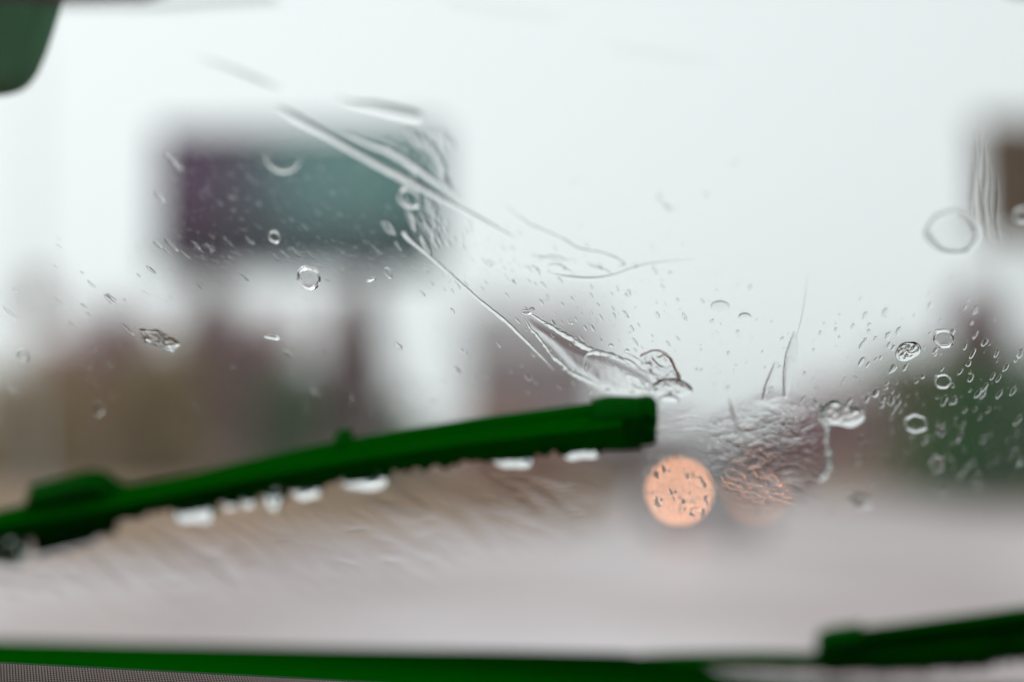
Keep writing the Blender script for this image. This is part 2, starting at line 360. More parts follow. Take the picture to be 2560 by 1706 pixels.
# ------------------------------------------------------------------ oncoming car with lit headlamps
def oncoming_car():
    Y = 27.0; l1 = at(1698, 1229, Y); l2 = at(1888, 1226, Y); cx = (l1.x + l2.x) / 2; zl = l1.z
    root = empty('oncoming_car', (cx, Y + 2, 0)); tag(root, 'pale silver car coming towards us on the wet road with amber headlamps lit', 'car')
    pm = mat('pale_silver_paint', (.42, .41, .41), .35, .5, coat=.4); gm = mat('dark_car_glass', (.02, .02, .022), .1, .5); tm = mat('tyre_rubber', (.03, .03, .03), .9, .1)
    hw = .88
    prof = [(0, .38, .94), (0, .62, .99), (.12, .82, .97), (.9, .95, .95), (1.2, .98, .93), (1.85, 1.40, .76), (2.5, 1.46, .74), (3.3, 1.42, .74), (3.9, 1.02, .9), (4.3, .95, .92), (4.4, .6, .97), (4.35, .36, .94), (.08, .30, .92)]
    # lofted body: lower shell and cabin in one shell made of cross ribs
    v = []; f = []
    xs = (-1, -.93, -.6, 0, .6, .93, 1); n = len(xs)
    for (dy, z, w) in prof:
        for x in xs: v.append((cx + x * hw * w, Y + dy + (.10 * x * x if dy < 1 else 0), z - (.05 * abs(x) ** 3 if z > .5 else 0)))
    m_ = len(prof)
    for i in range(m_):
        for k in range(n - 1):
            j = (i + 1) % m_; f.append((i * n + k, j * n + k, j * n + k + 1, i * n + k + 1))
    f.append(tuple(i * n for i in range(m_))); f.append(tuple(i * n + n - 1 for i in range(m_ - 1, -1, -1)))
    body = mk('body', v, f, pm, root, False, Vector(root.location)); bevel(body, .04, 3)
    ws = MB(); a = [(cx - .70, Y + 1.27, 1.03), (cx + .70, Y + 1.27, 1.03), (cx + .58, Y + 1.80, 1.37), (cx - .58, Y + 1.80, 1.37)]
    a = [Vector(p) + Vector((0, -.035, .03)) for p in a]; ws.add(a + [p + Vector((0, .012, -.012)) for p in a], [(0, 1, 2, 3), (7, 6, 5, 4), (0, 4, 5, 1), (1, 5, 6, 2), (2, 6, 7, 3), (3, 7, 4, 0)]); ws.build('windscreen', gm, root)
    bevel(MB().box((cx - .80, Y - .06, .30), (cx + .80, Y + .1, .52)).build('bumper', pm, root), .04, 3)
    bevel(MB().box((cx - .48, Y - .025, .60), (cx + .48, Y + .08, .74)).build('grille', tm, root), .015)
    bevel(MB().box((cx - .26, Y - .085, .38), (cx + .26, Y - .062, .48)).build('number_plate', mat('plate_white', (.6, .6, .58), .5, .3), root), .004)
    for s in (-1, 1):
        x = cx + s * (l2.x - l1.x) / 2
        # headlamp: bowl and bright lens
        b = MB(); ring = 16
        rad = .088; b.tube([(x, Y - .05, zl), (x, Y + .10, zl)], rad + .025, ring); hl = b.build('headlight', tm, root)
        q = MB(); v = [Vector((x, Y - .085, zl))]
        for r_, dy in ((.5, -.08), (.85, -.066), (1, -.053)):
            v += [Vector((x + math.cos(2 * math.pi * k / ring) * rad * r_, Y + dy, zl + math.sin(2 * math.pi * k / ring) * rad * r_)) for k in range(ring)]
        f = [(0, 1 + (k + 1) % ring, 1 + k) for k in range(ring)]
        for i in range(2):
            for k in range(ring): f.append((1 + i * ring + k, 1 + i * ring + (k + 1) % ring, 1 + (i + 1) * ring + (k + 1) % ring, 1 + (i + 1) * ring + k))
        q.add(v, f); q.build('lens', M_LAMP if s < 0 else M_DIM, hl, True, origin=Vector(root.location))
        for dy in (.85, 3.45):
            MB().tube([(cx + s * .86 - .1, Y + dy, .32), (cx + s * .86 + .1, Y + dy, .32)], .32, 20).build('wheel', tm, root)
        bevel(MB().box((cx + s * .98 - .11, Y + 1.45, .98), (cx + s * .98 + .11, Y + 1.55, 1.12)).build('wing_mirror', pm, root), .03)
M_LAMP = glow('amber_headlamp', (1.0, .44, .23), 35); M_DIM = glow('weak_amber_headlamp', (1.0, .36, .14), 6)
oncoming_car()

# ------------------------------------------------------------------ the car we sit in
car = empty('car', (0, 1.0, 0)); tag(car, 'rain-covered car seen from its own seat: raked windscreen, dark dashboard and rose-grey bonnet', 'car')
def px_poly_on_glass(name, poly, off, thick, m, parent):
    top = [G(x, y, off + thick) for x, y in poly]; bot = [G(x, y, off) for x, y in poly]; n = len(poly)
    f = [tuple(range(n)), tuple(range(2 * n - 1, n - 1, -1))] + [(i, n + i, n + (i + 1) % n, (i + 1) % n) for i in range(n)]
    return mk(name, top + bot, f, m, parent, False, Vector((0, 0, 0)) + (Vector(car.location) if parent else Vector()))
pane_px = [(-3600, -420), (6200, -420), (6200, 1830), (-3600, 1830)]
ws = px_poly_on_glass('windscreen', pane_px, -.005, .005 - 1e-5, M_PANE, car)
def sub(o, parent):
    o.parent = parent; o.location = (0, 0, 0); return o
# black enamel border printed on the inner face of the glass
def frit(top_pts, bot_pts, m=None):
    poly = top_pts + bot_pts[::-1]
    return sub(px_poly_on_glass('frit_band', poly, -.0062, .001, m or M_FRIT, car), ws)
frit([(-3600, 1492), (-200, 1594), (0, 1599), (300, 1607), (860, 1619), (1250, 1625), (1560, 1632), (1650, 1647), (1730, 1667), (1820, 1683), (1960, 1693), (2200, 1706), (6200, 1797)],
     [(-3600, 1830), (-200, 1830), (0, 1830), (300, 1830), (860, 1830), (1250, 1830), (1560, 1830), (1650, 1830), (1730, 1830), (1820, 1830), (1960, 1830), (2200, 1830), (6200, 1830)])
M_FRIT2 = mat('brown_black_enamel', (.115, .085, .088), .9, 0)
frit([(-3600, -420), (-420, -420), (100, -420), (370, -420), (480, -420), (1000, -420), (1900, -420), (2400, -420), (2540, -420), (2980, -420), (6200, -420)],
     [(-3600, -60), (-420, 6), (100, 5), (370, 0), (480, -40), (1000, -110), (1900, -120), (2400, -70), (2540, -14), (2980, 10), (6200, -60)], M_FRIT2)
dots = MB()
for row in range(3):
    for k in range(34):
        x = 120 + k * 17 + row * 8.5; y = 11 - max(0, (k - 17)) * 1.2 + row * 9; r = 5.6 - row * 1.5
        v = [G(x + math.cos(a * math.pi / 4) * r, y + math.sin(a * math.pi / 4) * r, -.0062) for a in range(8)]
        dots.add(v, [tuple(range(8))])
d_ = dots.build('frit_dots', M_FRIT2, car); sub(d_, ws); d_['kind'] = 'stuff'
# bonnet, cowl
bon = []; NB = 14
for j, Y in enumerate((1.08, 1.3, 1.6, 1.85, 1.97, 2.0)):
    for i in range(NB + 1):
        x = -.95 + 1.9 * i / NB
        z = [1.05, 1.055, 1.047, 1.03, 1.0, .93][j] - .035 * (x / .95) ** 4 + .004 * math.cos(x * 6)
        bon.append((x + .18, Y - .12 * (x / .95) ** 2 * (j / 5), z))
f = [(j * (NB + 1) + i, j * (NB + 1) + i + 1, (j + 1) * (NB + 1) + i + 1, (j + 1) * (NB + 1) + i) for j in range(5) for i in range(NB)]
bo = mk('bonnet', bon, f, M_BONNET, car, True, Vector(car.location)); sm = bo.modifiers.new('thick', 'SOLIDIFY'); sm.thickness = .012; sm.offset = -1
cw = MB()
for i in range(12):
    pass
lo_l, lo_r = G(-3600, 1830), G(6200, 1830)
a = [lo_l + Vector((0, .02, -.01)), lo_r + Vector((0, .02, -.01)), Vector((1.3, 1.10, 1.03)), Vector((-1.0, 1.10, 1.03))]
cw.add(a + [p + Vector((0, 0, -.03)) for p in a], [(0, 1, 2, 3), (7, 6, 5, 4), (0, 4, 5, 1), (1, 5, 6, 2), (2, 6, 7, 3), (3, 7, 4, 0)])
cw.build('cowl', M_PLASTIC, car)
# dashboard: hood with a perforated speaker grille
def dash_pt(px, s):
    """crest of the dashboard hood at s=0, falling towards the seats"""
    crest = 1655 + min(3000, max(0, px)) * .052 + max(-1500, min(0, px)) * .03
    Y = .605 - .10 * s; p = at(px, crest, .605)
    return Vector((p.x, Y, p.z - .030 * s - .02 * s * s))
dv = []; nx = 94; ss = (0, .03, .1, .3, .7, 1.2, 2.2)
for i in range(nx + 1):
    px = -3400 + 9400 * i / nx
    for s in ss: dv.append(dash_pt(px, s))
    dv.append(dash_pt(px, 0) + Vector((0, .02, -.004))); dv.append(dash_pt(px, 0) + Vector((0, .28, -.06)))
m_ = len(ss) + 2; order = [8, 7] + list(range(7)); f = []
for i in range(nx):
    for k in range(m_ - 1): f.append((i * m_ + order[k], i * m_ + order[k + 1], (i + 1) * m_ + order[k + 1], (i + 1) * m_ + order[k]))
dash = mk('dashboard', dv, f, M_DASH, car, True, Vector(car.location))
gd = MB()
for i in range(165):
    for j in range(34):
        px = -60 + i * 7.2 + (j % 2) * 3.6; s = .03 + j * .0155
        c = dash_pt(px, s) + Vector((0, 0, .0002)); r = .00054
        gd.add([c + Vector((-r, 0, 0)), c + Vector((0, -r * 1.3, -.0001)), c + Vector((r, 0, 0)), c + Vector((0, r * 1.3, 0.0001)), c + Vector((0, 0, .0006))], [(0, 1, 4), (1, 2, 4), (2, 3, 4), (3, 0, 4)])
gg = gd.build('speaker_grille', M_DASHDOT, car); sub(gg, dash); gg['kind'] = 'stuff'

# rear-view mirror hanging from the top of the windscreen
def mirror():
    Y = .47
    outl = [(x - 10, y - 8) for x, y in [(142, -60), (128, -5), (112, 45), (92, 105), (68, 160), (44, 192), (18, 209), (-20, 219), (-120, 226), (-420, 230), (-520, 205), (-560, 120), (-560, -60), (-520, -150), (-420, -190), (60, -190), (120, -150)]]
    c = at(-200, 20, Y); root = empty('rear_view_mirror', c); tag(root, 'dark rear-view mirror hanging in the top corner of the windscreen', 'mirror')
    def shell(layers, name, m, cap0=True):
        v = []; f = []; n = len(outl)
        for sc, Yd in layers:
            for x, y in outl: v.append(c + (at(x, y, Y) - c) * sc + Vector((0, Yd, 0)))
        for l in range(len(layers) - 1):
            for i in range(n): f.append((l * n + i, l * n + (i + 1) % n, (l + 1) * n + (i + 1) % n, (l + 1) * n + i))
        if cap0: f.append(tuple(range(n - 1, -1, -1)))
        f.append(tuple((len(layers) - 1) * n + i for i in range(n)))
        return mk(name, v, f, m, root, True, Vector(c))
    o = shell([(.955, -.001), (.985, -.002), (1, .002), (1, .008), (.95, .020), (.75, .034), (.4, .040)], 'housing', M_MIRROR, False)
    shell([(.975, -.0024), (.97, .001)], 'glass', M_MIRROR)
    g = G(-200, -150, -.006)
    MB().tube([c + Vector((0, .036, .0)), c + Vector((0, .06, .035)), g], [.012, .011, .016], 12).build('stalk', M_PLASTIC, root, True)
    bevel(MB().tube([g - GN * .004, g], .022, 20).build('mount', M_PLASTIC, root), .001)
mirror()

# ------------------------------------------------------------------ wipers (outside the glass)
def spline(pts, n):
    pts = np.array(pts, float); d = np.r_[0, np.cumsum(np.linalg.norm(np.diff(pts[:, :2], axis=0), axis=1))]
    t = np.linspace(0, d[-1], n); o = []
    P = np.vstack([2 * pts[0] - pts[1], pts, 2 * pts[-1] - pts[-2]])
    for q in t:
        i = min(np.searchsorted(d, q, side='right') - 1, len(d) - 2); s = (q - d[i]) / (d[i + 1] - d[i])
        a, b, c, e = P[i], P[i + 1], P[i + 2], P[i + 3]
        o.append(.5 * (2 * b + (c - a) * s + (2 * a - 5 * b + 4 * c - e) * s * s + (3 * b - a - 3 * c + e) * s ** 3))
    return np.array(o)
def bar(name, pts, z0, z1, m, parent, n=60, section=None, rag=0, seed=0):
    """a bar along a path (x, y, half width) of the photograph, standing z0..z1 off the glass"""
    rr = random.Random(seed); S = spline(pts, n); zm = (z0 + z1) / 2; v = []; f = []
    section = section or [(-1, .15), (-1, .6), (-.7, .92), (-.2, 1), (.3, .95), (.8, .7), (1, .3), (.9, 0), (-.85, 0)]
    for i in range(n):
        t = S[min(i + 1, n - 1)][:2] - S[max(i - 1, 0)][:2]; t /= np.linalg.norm(t); p = np.array([-t[1], t[0]])
        for s, h in section:
            w = S[i][2] * (1 + (rr.uniform(-rag, rag) if s > 0 else 0))
            q = S[i][:2] + p * w * s; b = G(q[0], q[1], zm); v.append(b + GN * (z0 + (z1 - z0) * h - zm))
    k = len(section)
    for i in range(n - 1):
        for j in range(k): f.append((i * k + j, i * k + (j + 1) % k, (i + 1) * k + (j + 1) % k, (i + 1) * k + j))
    f.append(tuple(range(k))); f.append(tuple((n - 1) * k + j for j in range(k - 1, -1, -1)))
    return mk(name, v, f, m, parent, False, Vector(parent.location))
RECT = [(-1, 0), (-1, .8), (-.85, 1), (.85, 1), (1, .8), (1, 0)]
def wiper(path, rubber, cap, adapter, arm, label, seed, spl):
    root = empty('windscreen_wiper', G(path[len(path) // 2][0], path[len(path) // 2][1], .01))
    tag(root, label, 'wiper', 'wipers resting on the windscreen')
    bar('blade', path, .009, .019, M_RUBBER, root, 70)
    bar('rubber_lip', rubber, .0004, .0088, M_RUBBER, root, 160, RECT, rag=.42, seed=seed)
    bar('steel_spline', spl, .0192, .0204, M_STEEL, root, 40, RECT)
    if cap: bevel(bar('end_cap', cap, .004, .0205, M_PLASTIC, root, 14), .0012)
    if adapter:
        a = bar('adapter', adapter, .009, .0225, M_PLASTIC, root, 24, RECT); bevel(a, .0015)
    if adapter:
        for k, (dy, h) in enumerate(((-26, 17), (20, 19))):
            bar('cap_prong', [(1600, 1048 + dy, h), (1622, 1049 + dy, h - 1), (1636, 1052 + dy * .8, h * .7), (1642, 1053 + dy * .7, h * .3)], .006, .0185, M_PLASTIC, root, 10)
        bar('clip', [(838, 1108, 6), (846, 1106, 12), (868, 1103, 12), (880, 1102, 5)], .012, .0215, M_PLASTIC, root, 10, RECT)
    if arm: bar('arm', arm, .023, .031, M_PLASTIC, root, 20, RECT)
    return root
wiper([(-320, 1392, 28), (-150, 1350, 30), (0, 1312, 30), (200, 1270, 29), (431, 1229, 27), (650, 1183, 31), (900, 1135, 35), (1150, 1095, 37), (1400, 1063, 38), (1520, 1048, 38)],
      [(-320, 1396, 16), (0, 1320, 17), (200, 1288, 18), (431, 1240, 18), (650, 1198, 21), (900, 1155, 23), (1150, 1118, 24), (1400, 1089, 25), (1560, 1072, 26)],
      [(1486, 1056, 40), (1520, 1051, 45), (1570, 1048, 47), (1606, 1048, 45)],
      [(84, 1298, 68), (90, 1297, 70), (170, 1277, 70), (236, 1261, 69), (276, 1267, 48), (302, 1271, 40)],
      [(96, 1306, 22), (-40, 1362, 24), (-200, 1432, 26), (-420, 1530, 28)],
      'long dark wiper lying across the middle of the windscreen with white beads under it', 1,
      [(-320, 1375, 5), (0, 1298, 5), (431, 1216, 5), (900, 1116, 5), (1500, 1032, 5)])
wiper([(2060, 1625, 34), (2085, 1622, 40), (2250, 1603, 42), (2450, 1580, 45), (2700, 1550, 47), (2900, 1528, 47)],
      [(1500, 1662, 3), (1640, 1654, 6), (1850, 1651, 7), (2060, 1655, 10), (2250, 1650, 18), (2450, 1632, 20), (2900, 1575, 20)],
      [(2044, 1630, 14), (2049, 1628, 26), (2058, 1626, 34), (2078, 1622, 40), (2120, 1617, 42), (2160, 1613, 42)], None,
      [(2900, 1530, 26), (3200, 1640, 30)],
      'second wiper blade, only its rounded end in view above the rose-grey bonnet', 2,
      [(2100, 1600, 6), (2450, 1560, 6), (2900, 1510, 6)])

# ------------------------------------------------------------------ water on the glass
Z0 = 4e-5
def noise2(x, y, seed, oct_=7, f0=.02, gain=.72, lac=1.6, aniso=(1, 1), ang=0):
    rr = np.random.default_rng(seed); o = np.zeros_like(x); a = 1.; f = f0
    c, s = math.cos(ang), math.sin(ang); X, Y = (x * c + y * s) * aniso[0], (-x * s + y * c) * aniso[1]
    wx = 9 * np.sin(Y * f0 * 1.7 + rr.uniform(0, 6)) ; wy = 9 * np.sin(X * f0 * 1.3 + rr.uniform(0, 6))
    for _ in range(oct_):
        for _k in range(3):
            th = rr.uniform(0, 6.28); o += a * np.sin((X + wx) * f * math.cos(th) + (Y + wy) * f * math.sin(th) + rr.uniform(0, 6.28) + 1.3 * o)
        a *= gain; f *= lac
    return o / 3
def film(name, poly, H, edge, ripple, label, cat='water film', rip=None, step=4, kind=None, group=None, rim=0., fade=0., z=Z0):
    """a sheet of water lying on the glass inside an outline of the photograph; H, ripple in metres"""
    P = np.array(poly, float); 
    P2 = spline([tuple(p) + (0,) for p in np.vstack([P, P[:1]])], max(40, len(P) * 8))[:, :2]
    x0, y0 = P2.min(0) - step; x1, y1 = P2.max(0) + step
    gx = np.arange(x0, x1 + step, step); gy = np.arange(y0, y1 + step, step); X, Y = np.meshgrid(gx, gy)
    ins = np.zeros(X.shape, bool); D = np.full(X.shape, 1e9); m = len(P2)
    for i in range(m):
        a = P2[i]; b = P2[(i + 1) % m]
        if (b == a).all(): continue
        cond = ((a[1] > Y) != (b[1] > Y)); xx = (b[0] - a[0]) * (Y - a[1]) / ((b[1] - a[1]) if b[1] != a[1] else 1e-9) + a[0]; ins ^= cond & (X < xx)
        d = b - a; t = np.clip(((X - a[0]) * d[0] + (Y - a[1]) * d[1]) / (d @ d), 0, 1); D = np.minimum(D, np.hypot(X - a[0] - t * d[0], Y - a[1] - t * d[1]))
    sd = np.where(ins, D, 0.); u = np.clip(sd / edge, 0, 1); prof = np.sqrt(np.clip(1 - (1 - u) ** 2, 0, 1)) if not fade else u * u * (3 - 2 * u)
    h = H * prof * (1 + rim * np.exp(-((sd - edge * 1.1) / (edge * .6)) ** 2))
    if rip is not None: h = h + ripple * rip(X, Y) * np.clip(sd / max(edge * 1.5, fade, 1), 0, 1)
    h = np.maximum(h, 0) * (sd > 0)
    keep = (ins[:-1, :-1] | ins[1:, :-1] | ins[:-1, 1:] | ins[1:, 1:])
    ny, nx = X.shape; top = []; bot = []
    c = G(P2[:, 0].mean(), P2[:, 1].mean())
    for j in range(ny):
        for i in range(nx):
            b = G(X[j, i], Y[j, i]); bot.append(b + GN * z); top.append(b + GN * (z + 1.5e-5 + h[j, i]))
    n = nx * ny; f = []
    for j in range(ny - 1):
        for i in range(nx - 1):
            if keep[j, i]:
                a, b_, c_, d_ = j * nx + i, j * nx + i + 1, (j + 1) * nx + i + 1, (j + 1) * nx + i
                f.append((a, b_, c_, d_)); f.append((n + a, n + d_, n + c_, n + b_))
    used = sorted({k for q in f for k in q}); mp = {k: i for i, k in enumerate(used)}; al = top + bot
    o = mk(name, [al[k] for k in used], [tuple(mp[k] for k in q) for q in f], M_FILM if fade else M_WATER, None, True, c)
    return tag(o, label, cat if kind is None else None, group, kind)
def ridge(name, pts, k, label, cat='water streak', n=60, group=None, wav=0., seed=0, skew=0., pw=.7, z=7e-4):
    """a raised thread of water along (x, y, half width) of the photograph; k = height / half width"""
    rr = np.random.default_rng(seed); S = spline(pts, n); ns = 11; top = []; bot = []; f = []
    ph = rr.uniform(0, 6.28, 4)
    for i in range(n):
        t = S[min(i + 1, n - 1)][:2] - S[max(i - 1, 0)][:2]; t = t / (np.linalg.norm(t) + 1e-9); p = np.array([-t[1], t[0]])
        w = max(.05, S[i][2]) * (1 + wav * (math.sin(i * .55 + ph[0]) * .5 + math.sin(i * 1.27 + ph[1]) * .35))
        j = wav * 2.2 * (math.sin(i * .41 + ph[2]) + .6 * math.sin(i * .93 + ph[3])) * min(1, w / 4)
        A = G(*(S[i][:2] + p * (w + j))); B = G(*(S[i][:2] - p * (w - j))); hw = (A - B).length / 2
        for q in range(ns):
            s = -1 + 2 * q / (ns - 1); s = math.sin(s * math.pi / 2)
            b = A + (B - A) * (s + 1) / 2; h = hw * k * max(0, 1 - s * s) ** pw * (1 + skew * s)
            bot.append(b + GN * z); top.append(b + GN * (z + 1.5e-5 + h))
    N_ = n * ns
    for i in range(n - 1):
        for q in range(ns - 1):
            a, b, c, d = i * ns + q, i * ns + q + 1, (i + 1) * ns + q + 1, (i + 1) * ns + q
            f.append((a, b, c, d)); f.append((N_ + a, N_ + d, N_ + c, N_ + b))
    v = top + bot
    if len(f):
        e1 = v[f[0][1]] - v[f[0][0]]; e2 = v[f[0][2]] - v[f[0][0]]
        if e1.cross(e2).dot(GN) < 0: f = [q[::-1] for q in f]
    return tag(mk(name, v, f, M_WATER, None, True, G(*S[n // 2][:2])), label, cat, group)
def drop(name, px, py, rx, ry, tilt, H, label, kind='dome', cat='raindrop', group=None, wob=.06, seed=0, nseg=40):
    """one drop: radii in the photograph, H = height / mean radius; dome, ring (thin middle, raised rim) or patch (uneven)"""
    rr = np.random.default_rng(seed + int(px * 7 + py)); ph = rr.uniform(0, 6.28, 6); am = rr.normal(size=6) * wob
    rs = (0, .2, .4, .55, .66, .74, .77, .79, .82, .85, .88, .91, .935, .955, .975, .99, 1.0); v = []; f = []
    c = G(px, py); cr, sr = math.cos(tilt), math.sin(tilt); rm = (G(px + rx, py) - G(px - rx, py)).length / 2
    def prof(r, a):
        if kind == 'dome': return H * rm * max(0, 1 - r ** 2.6) ** .62
        if kind == 'ring':
            return H * rm * (max(0, 1 - ((r - .885) / .115) ** 2) ** .8 if r > .74 else 0) * (1 + .35 * math.cos(a - 2.2) + .12 * math.sin(5 * a + ph[0])) + H * rm * .10 * max(0, 1 - r ** 6) ** .5
        w = math.sin(7 * r + 2 * a + ph[1]) * math.sin(3 * a + 5 * r + ph[2]) + .7 * math.sin(11 * r * math.cos(a) + ph[3]) * math.sin(9 * r * math.sin(a) + ph[4])
        return H * rm * max(0, 1 - r ** 5) ** .55 * (.55 + .18 * w)
    for side in (0, 1):
        for i, r in enumerate(rs):
            for k in range(1 if i == 0 else nseg):
                a = 2 * math.pi * k / nseg; R_ = r * (1 + sum(am[j] * math.cos((j + 2) * a + ph[j]) / (1 + .3 * j) for j in range(6)))
                x, y = rx * R_ * math.cos(a), ry * R_ * math.sin(a)
                b = G(px + x * cr - y * sr, py + x * sr + y * cr)
                v.append(b + GN * (7e-4 + (1.5e-5 + prof(r, a) if side == 0 else 0)))
    n1 = 1 + (len(rs) - 1) * nseg
    for side in (0, 1):
        b = side * n1
        for k in range(nseg):
            q = (b, b + 1 + (k + 1) % nseg, b + 1 + k); f.append(q[::-1] if side == 0 else q)
        for i in range(len(rs) - 2):
            for k in range(nseg):
                q = (b + 1 + i * nseg + k, b + 1 + i * nseg + (k + 1) % nseg, b + 1 + (i + 1) * nseg + (k + 1) % nseg, b + 1 + (i + 1) * nseg + k)
                f.append(q[::-1] if side == 0 else q)
    return tag(mk(name, v, f, M_WATER, None, True, c), label, cat, group)

SG = 'streaks of water running down the windscreen'
ridge('water_streak', [(690, 268, 2), (740, 300, 9), (820, 345, 7.5), (900, 392, 8.5), (990, 440, 10.5), (1070, 482, 8), (1140, 520, 5), (1200, 552, 6), (1290, 600, 1)], .34, 'thick bright streak of water running across the corner of the billboard', group=SG, n=110, wav=.05, seed=1)
ridge('water_streak', [(870, 338, 2), (920, 362, 4), (975, 385, 8), (1040, 425, 9.5), (1090, 458, 5), (1150, 492, 1)], .5, 'short dark streak of water lying on the upper side of the thick bright streak', group=SG, wav=.08, seed=2)
ridge('water_streak', [(838, 246, 1), (880, 262, 6), (930, 270, 12), (990, 284, 15), (1040, 296, 14), (1056, 300, 3)], .26, 'blurred streak of water just above the top of the billboard', group=SG, wav=.05, seed=3)
ridge('water_streak', [(480, 142, 1), (560, 172, 7), (640, 205, 9), (700, 226, 2)], .10, 'faint streak of water high between the mirror and the billboard', group=SG, seed=4)
ridge('water_streak', [(1008, 584, 7), (1020, 600, 6), (1060, 634, 4), (1130, 694, 4.2), (1200, 756, 4.2), (1262, 806, 5), (1310, 852, 4.5), (1350, 892, 3), (1385, 930, .5)], .55, 'long hair-thin streak of water slanting from the billboard towards the wiper', group=SG, n=120, wav=.10, seed=5)
ridge('water_streak', [(1100, 0, 2), (1160, 22, 10), (1280, 36, 16), (1380, 46, 8), (1420, 50, 1)], .06, 'broad faint streak of water at the very top of the glass', group=SG, seed=6)
ridge('water_streak', [(1500, 118, 1), (1600, 134, 9), (1720, 152, 9), (1800, 160, 1)], .05, 'soft faint streak of water in the bright sky past the top centre', group=SG, seed=7)
# the splash fan over the wiper tip
ridge('water_streak', [(1304, 788, 1.1), (1326, 826, 3.3), (1336, 836, 4.1), (1362, 868, 4.4), (1378, 892, 4.1), (1400, 910, 5.2), (1430, 936, 5.5), (1468, 955, 5.2), (1503, 968, 2.2)], .55, 'bright crooked streak of water running down to the wiper tip', group=SG, n=90, wav=.22, seed=8)
ridge('water_streak', [(1405, 926, 1.5), (1440, 938, 3.7), (1475, 952, 3.0)], .4, 'little side branch of the crooked streak above the wiper', group=SG, wav=.1, seed=9)
ridge('water_streak', [(1328, 790, 2.2), (1380, 822, 5.2), (1430, 852, 6.7), (1480, 880, 7.4), (1530, 892, 5.2), (1580, 912, 4.4), (1625, 950, 1.5)], .42, 'dark-edged streak of water at the top of the splash fan', group=SG, n=90, wav=.26, seed=10)
ridge('water_streak', [(1460, 900, 3.7), (1470, 888, 4.4), (1500, 884, 5.2), (1540, 898, 5.2), (1575, 918, 2.2)], .5, 'curled streak of water in the middle of the splash fan', group=SG, wav=.3, seed=11)
ridge('water_streak', [(1535, 918, 2.2), (1565, 940, 3.7), (1595, 950, 4.4), (1625, 985, 0.7)], .5, 'short wavy streak of water below the curled streak', group=SG, wav=.34, seed=12)
ridge('water_streak', [(1590, 925, 1.5), (1630, 940, 3.7), (1665, 950, 1.5)], .4, 'tiny streak of water joining the frothy splash', group=SG, wav=.34, seed=13)
for i, (pts, lb) in enumerate((
    ([(1412, 842, 1), (1440, 850, 2.5), (1462, 868, 1)], 'broken sliver of water inside the dark upper edge of the fan'),
    ([(1470, 905, 1), (1464, 925, 3), (1476, 945, 1)], 'small curl hanging at the open side of the fan'),
    ([(1560, 885, 1), (1590, 900, 3), (1612, 915, 1)], 'sliver of water leading into the frothy splash'),
    ([(1578, 962, 1), (1602, 976, 3), (1640, 980, 1)], 'crinkled sliver between the fan and the dark lumpy splash'),
    ([(1690, 1052, 1), (1722, 1046, 2.5), (1752, 1050, 1)], 'thin flat ripple just past the wiper end cap'),
    ([(1700, 1082, 1), (1730, 1078, 2.2), (1764, 1080, 1)], 'second flat ripple under the first past the end cap'),
    ([(1822, 1000, 1), (1838, 1060, 5), (1862, 1110, 4), (1868, 1140, 1)], 'pale edge of the churned patch nearest the lit headlamp'))):
    ridge('water_thread', pts, .4, lb, 'water thread', 30, None, .3, 80 + i)
for i, (x, y, r) in enumerate(((1365, 815, 5), (1400, 828, 4), (1528, 868, 6), (1568, 880, 5), (1520, 980, 6), (1580, 985, 5), (1475, 985, 4), (1430, 812, 4))):
    drop('raindrop', x, y, r, r * .8, .3, .3, 'tiny round bead scattered among the threads of the splash fan', group='beads among the splash fan')
drop('water_loop', 1318, 785, 15, 6, -.1, .5, 'small loop of water at the head of the splash fan', 'ring', 'water drop')
drop('raindrop', 1330, 778, 7, 6, 0, .5, 'dark bead beside the small loop at the head of the fan')
film('water_film', [(1312, 790), (1380, 825), (1450, 862), (1520, 890), (1590, 920), (1640, 960), (1600, 1000), (1510, 985), (1430, 930), (1370, 865), (1330, 830)], 2.4e-4, 26, 2.5e-5, 'smooth wedge of water between the two edges of the splash fan', rip=lambda x, y: noise2(x, y, 5, 5, .05, aniso=(1, 1.5), ang=.6), step=4, fade=20)
film('frothy_splash', [(1600, 890), (1640, 876), (1672, 892), (1690, 925), (1700, 950), (1680, 975), (1640, 965), (1610, 930)], 3e-4, 9, 1.5e-4, 'rounded frothy splash of water beyond the end of the fan', 'water splash', rip=lambda x, y: noise2(x, y, 8, 6, .09), step=3, z=3.6e-4)
film('frothy_splash', [(1632, 968), (1660, 950), (1700, 955), (1730, 978), (1715, 992), (1680, 1000), (1645, 992)], 7e-4, 10, 3.2e-4, 'dark lumpy splash of water just above the wiper end cap', 'water splash', rip=lambda x, y: noise2(x, y, 9, 5, .11), step=3, z=9e-4)
drop('raindrop', 1672, 1003, 27, 9, .05, .6, 'wide bright bead of water under the dark lumpy splash')
